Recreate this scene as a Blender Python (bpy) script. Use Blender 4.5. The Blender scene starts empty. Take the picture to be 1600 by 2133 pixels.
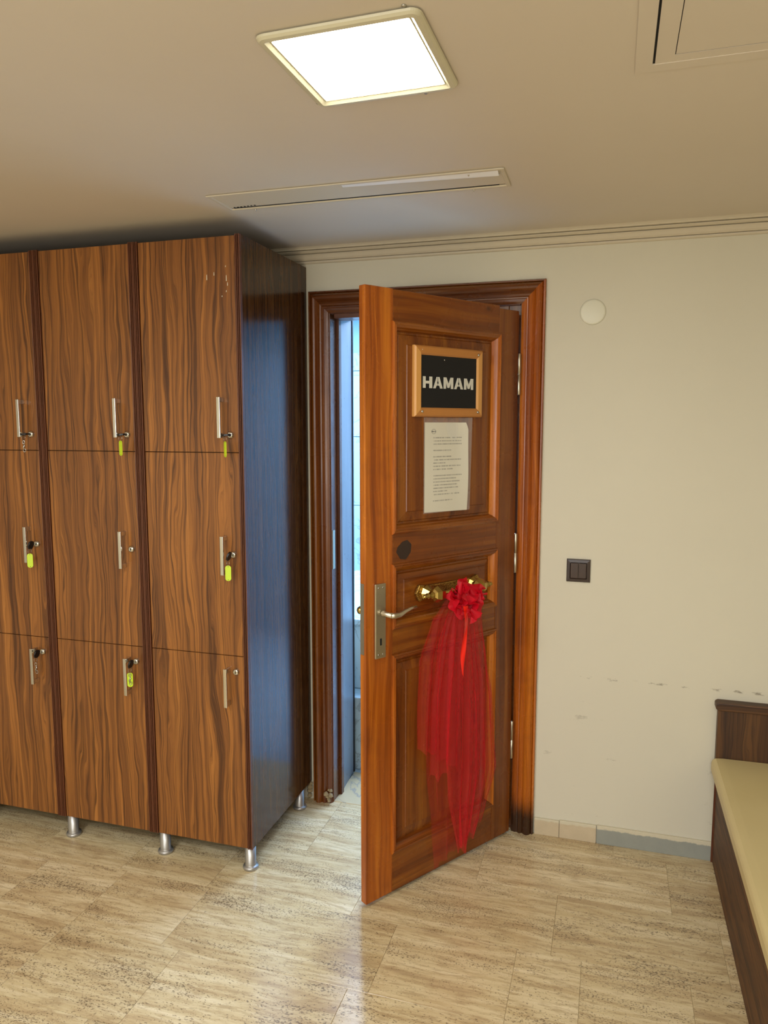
import bpy, bmesh, math, random
from mathutils import Vector, Matrix
C = bpy.context.scene
col = C.collection
PI = math.pi
random.seed(4)

# ---------------------------------------------------------------- camera
cam_d = bpy.data.cameras.new('camera'); cam = bpy.data.objects.new('camera', cam_d); col.objects.link(cam)
cam.location = (0.2469, -2.8236, 1.5861)
yaw, pitch = 0.2952, -0.1155
cam.rotation_euler = (PI/2 + pitch, 0, yaw)
cam_d.sensor_fit = 'VERTICAL'; cam_d.sensor_height = 32.0; cam_d.sensor_width = 24.0
cam_d.lens = 1560.16 / 2133 * 32.0
cam_d.clip_start = 0.02
C.camera = cam

# ---------------------------------------------------------------- world, lights, exposure
w = bpy.data.worlds.new('world'); C.world = w; w.use_nodes = True
w.node_tree.nodes['Background'].inputs[0].default_value = (0.5, 0.6, 0.8, 1)
w.node_tree.nodes['Background'].inputs[1].default_value = 0.05
C.view_settings.view_transform = 'Standard'; C.view_settings.look = 'None'
C.view_settings.gamma = 1; C.view_settings.use_curve_mapping = False
C.view_settings.exposure = 0.54
PANEL_EMIT = 14.0
def area(name, loc, rot, sx, sy, power, color):
    l = bpy.data.lights.new(name, 'AREA'); l.shape = 'RECTANGLE'; l.size = sx; l.size_y = sy
    l.energy = power; l.color = color
    o = bpy.data.objects.new(name, l); col.objects.link(o); o.location = loc; o.rotation_euler = rot
    return o
area('room_fill', (-1.2, -2.9, 2.24), (0, 0, 0), .5, .5, 26, (.95, .97, 1))          # unseen area lamps added behind the camera to brighten the room
area('room_fill', (0.4, -3.3, 2.24), (0, 0, 0), .5, .5, 26, (.95, .97, 1))
area('front_fill', (-.6, -4.35, 1.35), (PI/2, 0, 0), 2.2, 1.3, 24, (.94, .97, 1))   # unseen area light added at the front wall to lift the ceiling
area('hamam_lamp', (-0.75, 1.25, 2.36), (0, 0, 0), 1.8, 1.3, 125, (.50, .68, 1))

# ---------------------------------------------------------------- materials
def srgb(r, g, b):
    f = lambda c: (c/255/12.92) if c/255 <= .04045 else ((c/255+.055)/1.055)**2.4
    return (f(r), f(g), f(b), 1)
class NT:
    def __init__(s, name):
        s.m = bpy.data.materials.new(name); s.m.use_nodes = True; s.t = s.m.node_tree
        s.b = s.t.nodes['Principled BSDF']
    def n(s, typ, **k):
        x = s.t.nodes.new(typ)
        for a, v in k.items(): setattr(x, a, v)
        return x
    def l(s, a, b): s.t.links.new(a, b)
    def val(s, sock, v):
        if hasattr(v, 'is_output'): s.l(v, sock)
        else: sock.default_value = v
    def math(s, op, a, b=None, clamp=False):
        x = s.n('ShaderNodeMath', operation=op, use_clamp=clamp); s.val(x.inputs[0], a)
        if b is not None: s.val(x.inputs[1], b)
        return x.outputs[0]
    def coord(s, shift=7.0, scale=(1, 1, 1), rnd=False):
        tc = s.n('ShaderNodeTexCoord'); oi = s.n('ShaderNodeObjectInfo')
        v = s.n('ShaderNodeVectorMath', operation='ADD'); s.l(tc.outputs['Object'], v.inputs[0])
        if rnd:
            c = s.n('ShaderNodeCombineXYZ'); s.l(s.math('MULTIPLY', oi.outputs['Random'], shift*3), c.inputs[0])
            s.l(s.math('MULTIPLY', oi.outputs['Random'], shift*7), c.inputs[1]); s.l(s.math('MULTIPLY', oi.outputs['Random'], shift*5), c.inputs[2])
            s.l(c.outputs[0], v.inputs[1])
        else:
            k = s.n('ShaderNodeVectorMath', operation='SCALE'); s.l(oi.outputs['Location'], k.inputs[0]); k.inputs['Scale'].default_value = shift
            s.l(k.outputs[0], v.inputs[1])
        mp = s.n('ShaderNodeMapping'); s.l(v.outputs[0], mp.inputs[0]); mp.inputs['Scale'].default_value = scale
        s.oi = oi
        return mp.outputs[0]
    def scaled(s, vec, sc, loc=(0, 0, 0)):
        mp = s.n('ShaderNodeMapping'); s.l(vec, mp.inputs[0]); mp.inputs['Scale'].default_value = sc; mp.inputs['Location'].default_value = loc
        return mp.outputs[0]
    def noise(s, vec, scale, detail=4, rough=.5, dist=0):
        x = s.n('ShaderNodeTexNoise'); s.l(vec, x.inputs['Vector']); x.inputs['Scale'].default_value = scale
        x.inputs['Detail'].default_value = detail; x.inputs['Roughness'].default_value = rough; x.inputs['Distortion'].default_value = dist
        return x.outputs['Fac']
    def ramp(s, f, stops, interp='LINEAR'):
        x = s.n('ShaderNodeValToRGB'); s.l(f, x.inputs[0]); r = x.color_ramp; r.interpolation = interp
        while len(r.elements) < len(stops): r.elements.new(.5)
        for e, (p, c) in zip(r.elements, stops): e.position = p; e.color = c if len(c) == 4 else (*c, 1)
        return x.outputs[0]
    def mix(s, f, a, b, mode='MIX'):
        x = s.n('ShaderNodeMix', data_type='RGBA', blend_type=mode)
        s.val(x.inputs[0], f); s.val(x.inputs[6], a); s.val(x.inputs[7], b)
        return x.outputs[2]
    def step(s, f, a, b):
        x = s.n('ShaderNodeMapRange'); s.val(x.inputs[0], f); x.inputs[1].default_value = a; x.inputs[2].default_value = b
        x.interpolation_type = 'SMOOTHSTEP'
        return x.outputs[0]
    def bump(s, h, st, dist=.002):
        x = s.n('ShaderNodeBump'); s.l(h, x.inputs['Height']); x.inputs['Strength'].default_value = st; x.inputs['Distance'].default_value = dist
        s.l(x.outputs[0], s.b.inputs['Normal'])
    def done(s, colr=None, rough=.5, metal=0, **k):
        if colr is not None: s.val(s.b.inputs['Base Color'], colr)
        s.val(s.b.inputs['Roughness'], rough); s.b.inputs['Metallic'].default_value = metal
        for a, v in k.items(): s.val(s.b.inputs[a.replace('_', ' ')], v)
        return s.m
BL = (0, 0, 0, 1); WH = (1, 1, 1, 1)

def m_plain(name, c, rough=.5, metal=0, var=.04, **k):
    t = NT(name); v = t.coord(0)
    f = t.noise(v, 9, 3); c2 = tuple(x*(1-var*2) for x in c[:3]) + (1,)
    return t.done(t.mix(f, c, c2), rough, metal, **k)
def swz(t, vec, ax):
    """make the grain run along local axis ax (grain texture itself runs along Z)"""
    if ax == 'z': return vec
    s = t.n('ShaderNodeSeparateXYZ'); t.l(vec, s.inputs[0]); c = t.n('ShaderNodeCombineXYZ')
    o = {'x': (2, 1, 0), 'y': (0, 2, 1)}[ax]
    for i in range(3): t.l(s.outputs[o[i]], c.inputs[i])
    return c.outputs[0]
def m_laminate(name, ax='z', dark=1.0, rough=.3, bump=.04, spec=.5):
    t = NT(name); v = swz(t, t.coord(3.7), ax)
    warp = t.noise(t.scaled(v, (8, 8, 1.5)), 1.0, 3, .55)
    wv = t.n('ShaderNodeCombineXYZ'); t.l(t.math('MULTIPLY', warp, .115), wv.inputs[0])
    vv = t.n('ShaderNodeVectorMath', operation='ADD'); t.l(v, vv.inputs[0]); t.l(wv.outputs[0], vv.inputs[1]); v2 = vv.outputs[0]
    broad = t.noise(t.scaled(v2, (40, 40, .55)), 1, 4, .6)
    s1 = t.noise(t.scaled(v2, (110, 110, .8)), 1, 5, .66)
    s2 = t.noise(t.scaled(v2, (260, 260, 1.6)), 1, 3, .6)
    fine = t.noise(t.scaled(v2, (620, 620, 14)), 1, 2, .6)
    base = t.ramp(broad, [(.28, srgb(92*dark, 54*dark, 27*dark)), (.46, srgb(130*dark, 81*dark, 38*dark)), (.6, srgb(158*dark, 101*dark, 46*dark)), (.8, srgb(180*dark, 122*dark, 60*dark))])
    c = t.mix(t.math('MULTIPLY', t.step(s1, .49, .63), .74), base, srgb(56*dark, 29*dark, 16*dark))
    c = t.mix(t.math('MULTIPLY', t.step(s2, .50, .68), .5), c, srgb(64*dark, 33*dark, 18*dark))
    c = t.mix(t.math('MULTIPLY', t.step(fine, .52, .75), .3), c, srgb(54*dark, 28*dark, 15*dark))
    if bump: t.bump(fine, bump, .0005)
    return t.done(c, rough, 0, Specular_IOR_Level=spec)
def m_pine(name, ax='z', tint=1.0, stain=False, knots=True):
    t = NT(name); v = swz(t, t.coord(5.3), ax)
    warp = t.noise(t.scaled(v, (5, 5, 1.2)), 1, 2)
    wv = t.n('ShaderNodeCombineXYZ'); t.l(t.math('MULTIPLY', warp, .09), wv.inputs[0])
    va = t.n('ShaderNodeVectorMath', operation='ADD'); t.l(v, va.inputs[0]); t.l(wv.outputs[0], va.inputs[1]); v2 = va.outputs[0]
    broad = t.noise(t.scaled(v2, (30, 30, .8)), 1, 4, .62)
    fine = t.noise(t.scaled(v2, (170, 170, 2.0)), 1, 4, .65)
    cloud = t.noise(v, 6, 3, .6)
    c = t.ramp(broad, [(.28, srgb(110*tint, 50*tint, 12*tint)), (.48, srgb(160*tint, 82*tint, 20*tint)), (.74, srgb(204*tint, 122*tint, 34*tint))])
    c = t.mix(t.math('MULTIPLY', t.step(fine, .5, .72), .45), c, srgb(92*tint, 34*tint, 8*tint))
    c = t.mix(t.math('MULTIPLY', t.step(cloud, .52, .75), .35), c, srgb(84*tint, 32*tint, 10*tint))
    if knots:
        vo = t.n('ShaderNodeTexVoronoi'); t.l(t.scaled(v, (5.2, 5.2, 2.6)), vo.inputs['Vector']); vo.inputs['Scale'].default_value = 1
        k = t.math('SUBTRACT', 1, t.step(vo.outputs['Distance'], .045, .085))
        sel = t.step(t.noise(v, 2.3, 1), .5, .56)
        c = t.mix(t.math('MULTIPLY', t.math('MULTIPLY', k, sel), .9), c, srgb(38, 14, 8))
    if stain:   # blackened, water-worn foot of the casing
        sp = t.n('ShaderNodeSeparateXYZ'); tc = t.n('ShaderNodeTexCoord'); t.l(tc.outputs['Object'], sp.inputs[0])
        h = t.math('ADD', sp.outputs[2], t.math('MULTIPLY', t.noise(t.scaled(v2, (60, 60, 5)), 1, 3), .14))
        c = t.mix(t.math('MULTIPLY', t.math('SUBTRACT', 1, t.step(h, .13, .24)), .93), c, srgb(34, 24, 17))
    t.bump(fine, .12, .0006)
    return t.done(c, t.ramp(cloud, [(.3, (.2, .2, .2)), (.7, (.36, .36, .36))]), 0, Specular_IOR_Level=.5)
def m_wall(name, c, scuffs=False, rough=.55):
    t = NT(name); v = t.coord(0)
    f = t.noise(v, 2.2, 4, .6); g = t.noise(v, 60, 3)
    cc = t.mix(t.math('MULTIPLY', f, .12), c, srgb(150, 140, 118))
    if scuffs:
        sp = t.n('ShaderNodeSeparateXYZ'); t.l(v, sp.inputs[0])
        # a rubbed line at chair-back height and faint smudges below it
        line = t.math('SUBTRACT', 1, t.step(t.math('ABSOLUTE', t.math('SUBTRACT', sp.outputs[2], .645)), .002, .008))
        dash = t.step(t.noise(t.scaled(v, (16, 1, 30)), 1, 3, .7), .53, .66)
        inx = t.step(sp.outputs[0], .1, .17)
        a = t.math('MULTIPLY', t.math('MULTIPLY', line, dash), inx)
        low = t.math('SUBTRACT', 1, t.step(sp.outputs[2], .55, .66))
        sm = t.math('MULTIPLY', t.step(t.noise(t.scaled(v, (9, 1, 26)), 1, 4, .7), .63, .74), low)
        cc = t.mix(t.math('MULTIPLY', t.math('ADD', a, t.math('MULTIPLY', sm, .5), True), .7), cc, srgb(96, 84, 66))
    t.bump(g, .06, .001)
    return t.done(cc, rough, 0, Specular_IOR_Level=.35)
def m_travertine(name, tone=1.04, tint=True):
    t = NT(name); v = t.coord(1.0, rnd=True)
    oi = t.oi
    wob = t.noise(t.scaled(v, (2.5, 2.5, 1)), 1, 3); wc = t.n('ShaderNodeCombineXYZ'); t.l(t.math('MULTIPLY', wob, .05), wc.inputs[1])
    va = t.n('ShaderNodeVectorMath', operation='ADD'); t.l(v, va.inputs[0]); t.l(wc.outputs[0], va.inputs[1]); v = va.outputs[0]
    vein = t.noise(t.scaled(v, (2.2, 22, 1)), 1, 8, .66)
    vein2 = t.noise(t.scaled(v, (14, 90, 1)), 1, 5, .7)
    c = t.ramp(vein, [(.30, srgb(168*tone, 146*tone, 112*tone)), (.43, srgb(190*tone, 170*tone, 131*tone)), (.54, srgb(204*tone, 188*tone, 150*tone)), (.7, srgb(220*tone, 207*tone, 174*tone))])
    c = t.mix(t.math('MULTIPLY', t.step(vein2, .46, .64), .5), c, srgb(152*tone, 128*tone, 94*tone))
    pits = t.noise(t.scaled(v, (150, 270, 1)), 1, 2, .55)
    where = t.noise(t.scaled(v, (2.2, 9, 1)), 1, 6, .7)
    thr = t.math('SUBTRACT', .668, t.math('MULTIPLY', t.step(where, .38, .68), .15))
    pk = t.step(t.math('SUBTRACT', pits, thr), 0, .03)
    c = t.mix(t.math('MULTIPLY', t.step(where, .5, .72), .3), c, srgb(140*tone, 118*tone, 90*tone))
    c = t.mix(t.math('MULTIPLY', pk, .68), c, srgb(84, 68, 54))
    vr = t.mix(oi.outputs['Random'], (.90, .88, .83, 1), (1.03, 1.03, 1.03, 1))
    c = t.mix(1.0, c, vr, 'MULTIPLY')
    t.bump(t.math('SUBTRACT', 1, pk), .25, .001)
    return t.done(c, t.math('ADD', .13, t.math('MULTIPLY', t.noise(v, 8, 3), .14)), 0, Specular_IOR_Level=.5)
def m_tulle(name, c, base, edge):
    t = NT(name); t.b.inputs['Base Color'].default_value = c; t.b.inputs['Roughness'].default_value = .55
    v = t.coord(0); lw = t.n('ShaderNodeLayerWeight'); lw.inputs[0].default_value = .35
    a = t.math('ADD', base, t.math('MULTIPLY', lw.outputs['Facing'], edge), True)
    a = t.math('MULTIPLY', a, t.math('ADD', .8, t.math('MULTIPLY', t.noise(v, 30, 2), .4)), True)
    tr = t.n('ShaderNodeBsdfTranslucent'); tr.inputs[0].default_value = c
    mx = t.n('ShaderNodeMixShader'); mx.inputs[0].default_value = .35; t.l(t.b.outputs[0], mx.inputs[1]); t.l(tr.outputs[0], mx.inputs[2])
    tp = t.n('ShaderNodeBsdfTransparent'); m2 = t.n('ShaderNodeMixShader'); t.l(a, m2.inputs[0]); t.l(tp.outputs[0], m2.inputs[1]); t.l(mx.outputs[0], m2.inputs[2])
    t.l(m2.outputs[0], t.t.nodes['Material Output'].inputs[0])
    return t.m
def m_paper():
    t = NT('printed paper'); tc = t.n('ShaderNodeTexCoord'); s = t.n('ShaderNodeSeparateXYZ'); t.l(tc.outputs['Object'], s.inputs[0])
    x, z = s.outputs[0], s.outputs[2]
    rows = t.math('MULTIPLY', z, 95.0); rid = t.math('FLOOR', rows); fr = t.math('FRACT', rows)
    wn = t.n('ShaderNodeTexWhiteNoise', noise_dimensions='1D'); t.l(rid, wn.inputs['W'])
    inrow = t.math('MULTIPLY', t.math('GREATER_THAN', fr, .3), t.math('LESS_THAN', fr, .68))
    show = t.math('GREATER_THAN', wn.outputs['Value'], .22)
    xe = t.math('SUBTRACT', .176, t.math('MULTIPLY', t.math('POWER', wn.outputs['Value'], 3), .09))
    inx = t.math('MULTIPLY', t.math('GREATER_THAN', x, .04), t.math('LESS_THAN', x, xe))
    inz = t.math('MULTIPLY', t.math('GREATER_THAN', z, .03), t.math('LESS_THAN', z, .252))
    cv = t.n('ShaderNodeCombineXYZ'); t.l(t.math('MULTIPLY', x, 420), cv.inputs[0]); t.l(t.math('MULTIPLY', rid, 9.1), cv.inputs[1])
    ink = t.step(t.noise(cv.outputs[0], 1, 1), .38, .5)
    f = t.math('MULTIPLY', t.math('MULTIPLY', t.math('MULTIPLY', inrow, show), t.math('MULTIPLY', inx, inz)), ink)
    dx = t.math('DIVIDE', t.math('SUBTRACT', x, .042), 1.25); dz = t.math('SUBTRACT', z, .268)
    r = t.math('SQRT', t.math('ADD', t.math('MULTIPLY', dx, dx), t.math('MULTIPLY', dz, dz)))
    ring = t.math('SUBTRACT', 1, t.step(t.math('ABSOLUTE', t.math('SUBTRACT', r, .0075)), .0004, .0014))
    bar = t.math('MULTIPLY', t.math('LESS_THAN', t.math('ABSOLUTE', dz), .002), t.math('LESS_THAN', t.math('ABSOLUTE', dx), .0085))
    lg = t.math('MAXIMUM', t.math('MULTIPLY', ring, .6), t.math('MULTIPLY', bar, t.step(t.noise(cv.outputs[0], 1, 1), .3, .5)))
    f = t.math('MAXIMUM', t.math('MULTIPLY', f, .55), lg)
    return t.done(t.mix(f, srgb(214, 210, 194), srgb(92, 92, 92)), .5)
def m_emit(name, c, st):
    t = NT(name); t.b.inputs['Base Color'].default_value = (.8, .8, .8, 1)
    t.b.inputs['Emission Color'].default_value = c; t.b.inputs['Emission Strength'].default_value = st
    return t.m
def m_marble(name, c, c2):
    t = NT(name); v = t.coord(2, rnd=True)
    f = t.noise(v, 3, 6, .6, 1.2); vn = t.math('SUBTRACT', 1, t.step(t.math('ABSOLUTE', t.math('SUBTRACT', f, .5)), .002, .02))
    return t.done(t.mix(t.math('MULTIPLY', vn, .55), t.mix(f, c, c2), srgb(120, 130, 138)), .25)
def m_worn(name):   # bluish grey painted metal lining with rubbed spots
    t = NT(name); v = t.coord(0); a = t.noise(t.scaled(v, (9, 9, 2.5)), 1, 4, .65); b = t.noise(v, 70, 2)
    c = t.mix(a, srgb(104, 112, 122), srgb(146, 152, 158)); c = t.mix(t.math('MULTIPLY', t.step(b, .7, .76), .7), c, srgb(60, 62, 66))
    return t.done(c, .38, .25)
def m_baseboard(name, c, c2):
    t = NT(name); v = t.coord(2, rnd=True)
    f = t.noise(v, 24, 5, .65); sp = t.n('ShaderNodeSeparateXYZ'); tc = t.n('ShaderNodeTexCoord'); t.l(tc.outputs['Object'], sp.inputs[0])
    # ragged edge of wall paint that ran over the top of the skirting
    e = t.math('ADD', sp.outputs[2], t.math('MULTIPLY', t.noise(v, 45, 4, .7), .02))
    return t.done(t.mix(t.step(e, .066, .071), t.mix(f, c, c2), srgb(206, 198, 172)), .45)
def m_engraved(name):
    t = NT(name); v = t.coord(0); f = t.noise(v, 330, 2); t.bump(f, .6, .002)
    return t.done(t.mix(t.step(f, .45, .6), srgb(118, 84, 34), srgb(206, 168, 88)), .32, .9)
def m_vinyl():
    t = NT('cream vinyl'); v = t.coord(0); f = t.noise(v, 300, 2); g = t.noise(v, 3, 3)
    t.bump(f, .15, .0008); return t.done(t.mix(g, srgb(206, 190, 140), srgb(194, 176, 124)), .42)

M = dict(
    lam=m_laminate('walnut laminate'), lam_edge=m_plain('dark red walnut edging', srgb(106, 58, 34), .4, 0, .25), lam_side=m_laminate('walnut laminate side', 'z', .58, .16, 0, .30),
    lam_x=m_laminate('bench walnut laminate cap', 'x', .62, .5), lam_y=m_laminate('bench walnut laminate', 'y', .66, .62), lam_b=m_laminate('bench back laminate', 'z', .58, .5),
    pine=m_pine('varnished pine'), pine_dark=m_pine('varnished pine darker board', 'z', .72), pine_x=m_pine('varnished pine cross grain', 'x', .75), pine_panel=m_pine('varnished pine panel', 'z', .73),
    pine_panel_x=m_pine('varnished pine panel cross grain', 'x', .74), pine_mould=m_pine('pine moulding', 'z', 1.0, knots=False),
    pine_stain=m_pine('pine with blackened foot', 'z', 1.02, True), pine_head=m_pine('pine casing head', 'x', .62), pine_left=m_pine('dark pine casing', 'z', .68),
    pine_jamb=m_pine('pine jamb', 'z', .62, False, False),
    wall=m_wall('cream wall paint', srgb(213, 208, 188), True), wall2=m_wall('cream wall paint plain', srgb(208, 200, 176)),
    ceil=m_wall('ceiling paint', srgb(214, 203, 186)), cornice=m_wall('cornice paint', srgb(208, 197, 174)),
    trav=m_travertine('travertine'), grout=m_plain('grout', srgb(192, 174, 134), .8), thresh=m_marble('beige threshold stone', srgb(206, 192, 158), srgb(182, 162, 120)),
    base_c=m_baseboard('cream stone skirting', srgb(206, 190, 160), srgb(186, 170, 140)), base_g=m_baseboard('grey stone skirting', srgb(156, 158, 148), srgb(138, 142, 134)),
    chrome=m_plain('chrome', srgb(214, 212, 206), .14, 1.0, .0), nickel=m_plain('brushed nickel', srgb(196, 188, 168), .3, .95, .03),
    alu=m_plain('satin aluminium leg', srgb(176, 174, 170), .36, .75), brass=m_plain('polished brass', srgb(188, 162, 90), .27, 1.0, .05), engraved=m_engraved('engraved brass'),
    black=m_plain('black plastic', srgb(20, 19, 20), .35), dark=m_plain('dark void', srgb(10, 9, 8), .9),
    lime=m_plain('lime plastic', srgb(196, 222, 40), .35, 0, .02), steel=m_plain('steel', srgb(190, 190, 186), .25, 1.0, .02),
    plastic_w=m_plain('aged white plastic', srgb(206, 200, 172), .35, 0, .03), white=m_plain('white reflected light', srgb(236, 236, 240), .5),
    cover=m_plain('off white plastic cover', srgb(222, 220, 200), .4, 0, .01), brown=m_plain('brown plastic', srgb(52, 36, 30), .3), brown2=m_plain('brown plastic rocker', srgb(62, 44, 36), .25),
    beech=m_plain('pale varnished frame', srgb(214, 156, 84), .35), beech_x=m_plain('pale varnished frame cross', srgb(186, 124, 60), .35),
    board=m_plain('black board', srgb(10, 10, 11), .8), letter=m_plain('pale letter paint', srgb(214, 212, 200), .5), paper=m_paper(),
    vinyl=m_vinyl(), tulle=m_tulle('red tulle', srgb(236, 44, 54), .19, .6), tulle_thin=m_tulle('thin red tulle', srgb(232, 48, 60), .10, .4), tulle_dense=m_tulle('gathered red tulle', srgb(222, 8, 40), .82, .3),
    ribbon=m_plain('red satin ribbon', srgb(240, 34, 20), .3), lining=m_worn('grey painted lining'), marble=m_marble('white marble', srgb(184, 206, 216), srgb(162, 192, 208)),
    hwall=m_wall('hamam wall paint', srgb(150, 188, 202)), emit=m_emit('lit diffuser', (1, .97, .86, 1), PANEL_EMIT),
    plaster=m_plain('broken plaster', srgb(176, 156, 118), .9, 0, .3),
)
# clear plastic pocket
t = NT('clear plastic pocket'); M['sleeve'] = t.done((.95, .95, .95, 1), .12, 0, Alpha=.16)

# ---------------------------------------------------------------- mesh helpers
class MB:
    def __init__(s): s.v = []; s.f = []; s.sm = []
    def add(s, vs, fs, smooth=False, mat=None):
        o = len(s.v); s.v += [tuple(mat @ Vector(p)) if mat else tuple(p) for p in vs]
        s.f += [[i+o for i in f] for f in fs]; s.sm += [smooth]*len(fs); return s
    def box(s, a, b, mat=None):
        x0, y0, z0 = a; x1, y1, z1 = b
        return s.add([(x0, y0, z0), (x1, y0, z0), (x1, y1, z0), (x0, y1, z0), (x0, y0, z1), (x1, y0, z1), (x1, y1, z1), (x0, y1, z1)],
            [(0, 3, 2, 1), (4, 5, 6, 7), (0, 1, 5, 4), (1, 2, 6, 5), (2, 3, 7, 6), (3, 0, 4, 7)], False, mat)
    def lathe(s, prof, n=20, mat=None, smooth=True):
        """prof: (radius, height) along +Z"""
        vs = []; fs = []
        for r, h in prof:
            for i in range(n): a = 2*PI*i/n; vs.append((r*math.cos(a), r*math.sin(a), h))
        for k in range(len(prof)-1):
            for i in range(n): j = (i+1) % n; fs.append((k*n+i, k*n+j, (k+1)*n+j, (k+1)*n+i))
        fs.append(tuple(range(n))[::-1]); fs.append(tuple((len(prof)-1)*n+i for i in range(n)))
        return s.add(vs, fs, smooth, mat)
    def tube(s, pts, r, n=8, mat=None, closed=False):
        pts = [Vector(p) for p in pts]; vs = []; fs = []; m = len(pts); rr = r if isinstance(r, (list, tuple)) else [r]*m
        up = Vector((0.13, 0.2, 1)).normalized()
        for k, p in enumerate(pts):
            a = pts[(k-1) % m] if (closed or k > 0) else p; b = pts[(k+1) % m] if (closed or k < m-1) else p
            d = (b-a).normalized(); x = d.cross(up)
            if x.length < .05: x = d.cross(Vector((1, 0, 0)))
            x.normalize(); y = d.cross(x)
            for i in range(n): an = 2*PI*i/n; vs.append(p + (x*math.cos(an)+y*math.sin(an))*rr[k])
        for k in range(m if closed else m-1):
            q = (k+1) % m
            for i in range(n): j = (i+1) % n; fs.append((k*n+i, k*n+j, q*n+j, q*n+i))
        if not closed: fs.append(tuple(range(n))[::-1]); fs.append(tuple((m-1)*n+i for i in range(n)))
        return s.add(vs, fs, True, mat)
    def ring(s, x0, x1, z0, z1, prof, mat=None, sides='LBRT', closed=False):
        """mitred frame in the XZ plane; prof = (inset, y) points from outside to inside"""
        for sd in sides:
            vs = []; 
            for i, y in prof:
                a = {'L': ((x0+i, y, z0+i), (x0+i, y, z1-i)), 'R': ((x1-i, y, z1-i), (x1-i, y, z0+i)),
                     'T': ((x0+i, y, z1-i), (x1-i, y, z1-i)), 'B': ((x1-i, y, z0+i), (x0+i, y, z0+i))}[sd]
                vs += list(a)
            n = len(prof); fs = [(2*k, 2*k+1, 2*k+3, 2*k+2) for k in range(n-1)]
            if closed: fs += [(2*n-2, 2*n-1, 1, 0), tuple(2*k for k in range(n)), tuple(2*k+1 for k in range(n))[::-1]]
            s.add(vs, fs, False, mat)
        return s
    def rring(s, hw, hh, rad, prof, mat=None, cap=False, n=7):
        vs = []; m = 4*(n+1)
        for i, y in prof:
            q = max(rad-i, .004); cx, cz = hw-i-q, hh-i-q
            for k, (sx, sz) in enumerate(((1, 1), (-1, 1), (-1, -1), (1, -1))):
                for j in range(n+1):
                    a = PI/2*(k+j/n); vs.append((sx*cx+q*math.cos(a), y, sz*cz+q*math.sin(a)))
        fs = [(k*m+i, k*m+(i+1) % m, (k+1)*m+(i+1) % m, (k+1)*m+i) for k in range(len(prof)-1) for i in range(m)]
        if cap: fs.append(tuple((len(prof)-1)*m+i for i in range(m)))
        return s.add(vs, fs, False, mat)
    def poly(s, pts, y0, y1, mat=None):
        n = len(pts); vs = [(x, y0, z) for x, z in pts] + [(x, y1, z) for x, z in pts]
        return s.add(vs, [tuple(range(n)), tuple(range(n, 2*n))[::-1]] + [(i, i+n, (i+1) % n+n, (i+1) % n) for i in range(n)], False, mat)
    def grid(s, fn, nu, nv, smooth=True, mat=None):
        vs = [fn(i/nu, j/nv) for j in range(nv+1) for i in range(nu+1)]
        return s.add(vs, [(j*(nu+1)+i, j*(nu+1)+i+1, (j+1)*(nu+1)+i+1, (j+1)*(nu+1)+i) for j in range(nv) for i in range(nu)], smooth, mat)
    def build(s, name, mat, parent=None, bevel=0, seg=2, fix=True, loc=None):
        me = bpy.data.meshes.new(name); me.from_pydata(s.v, [], s.f); me.polygons.foreach_set('use_smooth', s.sm); me.update()
        if fix:
            b = bmesh.new(); b.from_mesh(me); bmesh.ops.recalc_face_normals(b, faces=b.faces); b.to_mesh(me); b.free()
        me.materials.append(M[mat]); o = bpy.data.objects.new(name, me); col.objects.link(o)
        if parent: o.parent = parent
        if loc: o.location = loc
        if bevel:
            md = o.modifiers.new('b', 'BEVEL'); md.width = bevel; md.segments = seg; md.limit_method = 'ANGLE'; md.angle_limit = .6
        return o
def tag(o, label=None, cat=None, group=None, kind=None):
    if label: o['label'] = label
    if cat: o['category'] = cat
    if group: o['group'] = group
    if kind: o['kind'] = kind
    return o
def empty(name, loc=(0, 0, 0), rz=0, **k):
    o = bpy.data.objects.new(name, None); col.objects.link(o); o.location = loc; o.rotation_euler = (0, 0, rz); o.empty_display_size = .05
    return tag(o, **k)
def axis_y(x, y, z):   # lathe axis turned to point along -Y from (x,y,z)
    return Matrix.Translation((x, y, z)) @ Matrix.Rotation(PI/2, 4, 'X')
def ry(x, y, z, ang): return Matrix.Translation((x, y, z)) @ Matrix.Rotation(ang, 4, 'Y')

# ---------------------------------------------------------------- room
H = 2.2664; XL, XR, YF = -2.62, 1.28, -4.4
CW = .085; HC = 2.108; WC = .921        # door casing
OX0, OX1, OZ = -WC+CW-.002, -CW+.002, 2.028
fl = MB().box((XL, YF, -.06), (XR, .09, -.0022)).build('floor', 'grout'); tag(fl, 'beige travertine tile floor', 'floor', kind='structure')
rows = [  # y_far, y_near, x joints
    (0.0, -.07, [-1.9, -1.31, -.8, -.2, .3, .9]),
    (-.07, -.375, [-2.1, -1.71, -1.315, -.8, -.16, .484, .9]),
    (-.375, -.68, [-2.2, -1.78, -1.40, -1.045, -.52, .12, .62]),
    (-.68, -.985, [-1.98, -1.68, -1.365, -1.03, -.36, .02, .21, .51, 1.0]),
    (-.985, -1.29, [-2.3, -1.82, -1.37, -.962, -.42, .03, .49, .95]),
    (-1.29, -1.595, [-2.0, -1.55, -1.05, -.62, -.05, .4, .86])]
y = -1.595; k = 0
while y > YF+.02:
    y2 = max(YF, y-.305); rows.append((y, y2, [-2.2+((k*.37) % .45)+j*.6 for j in range(6)])); y = y2; k += 1
G = .0005
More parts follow.
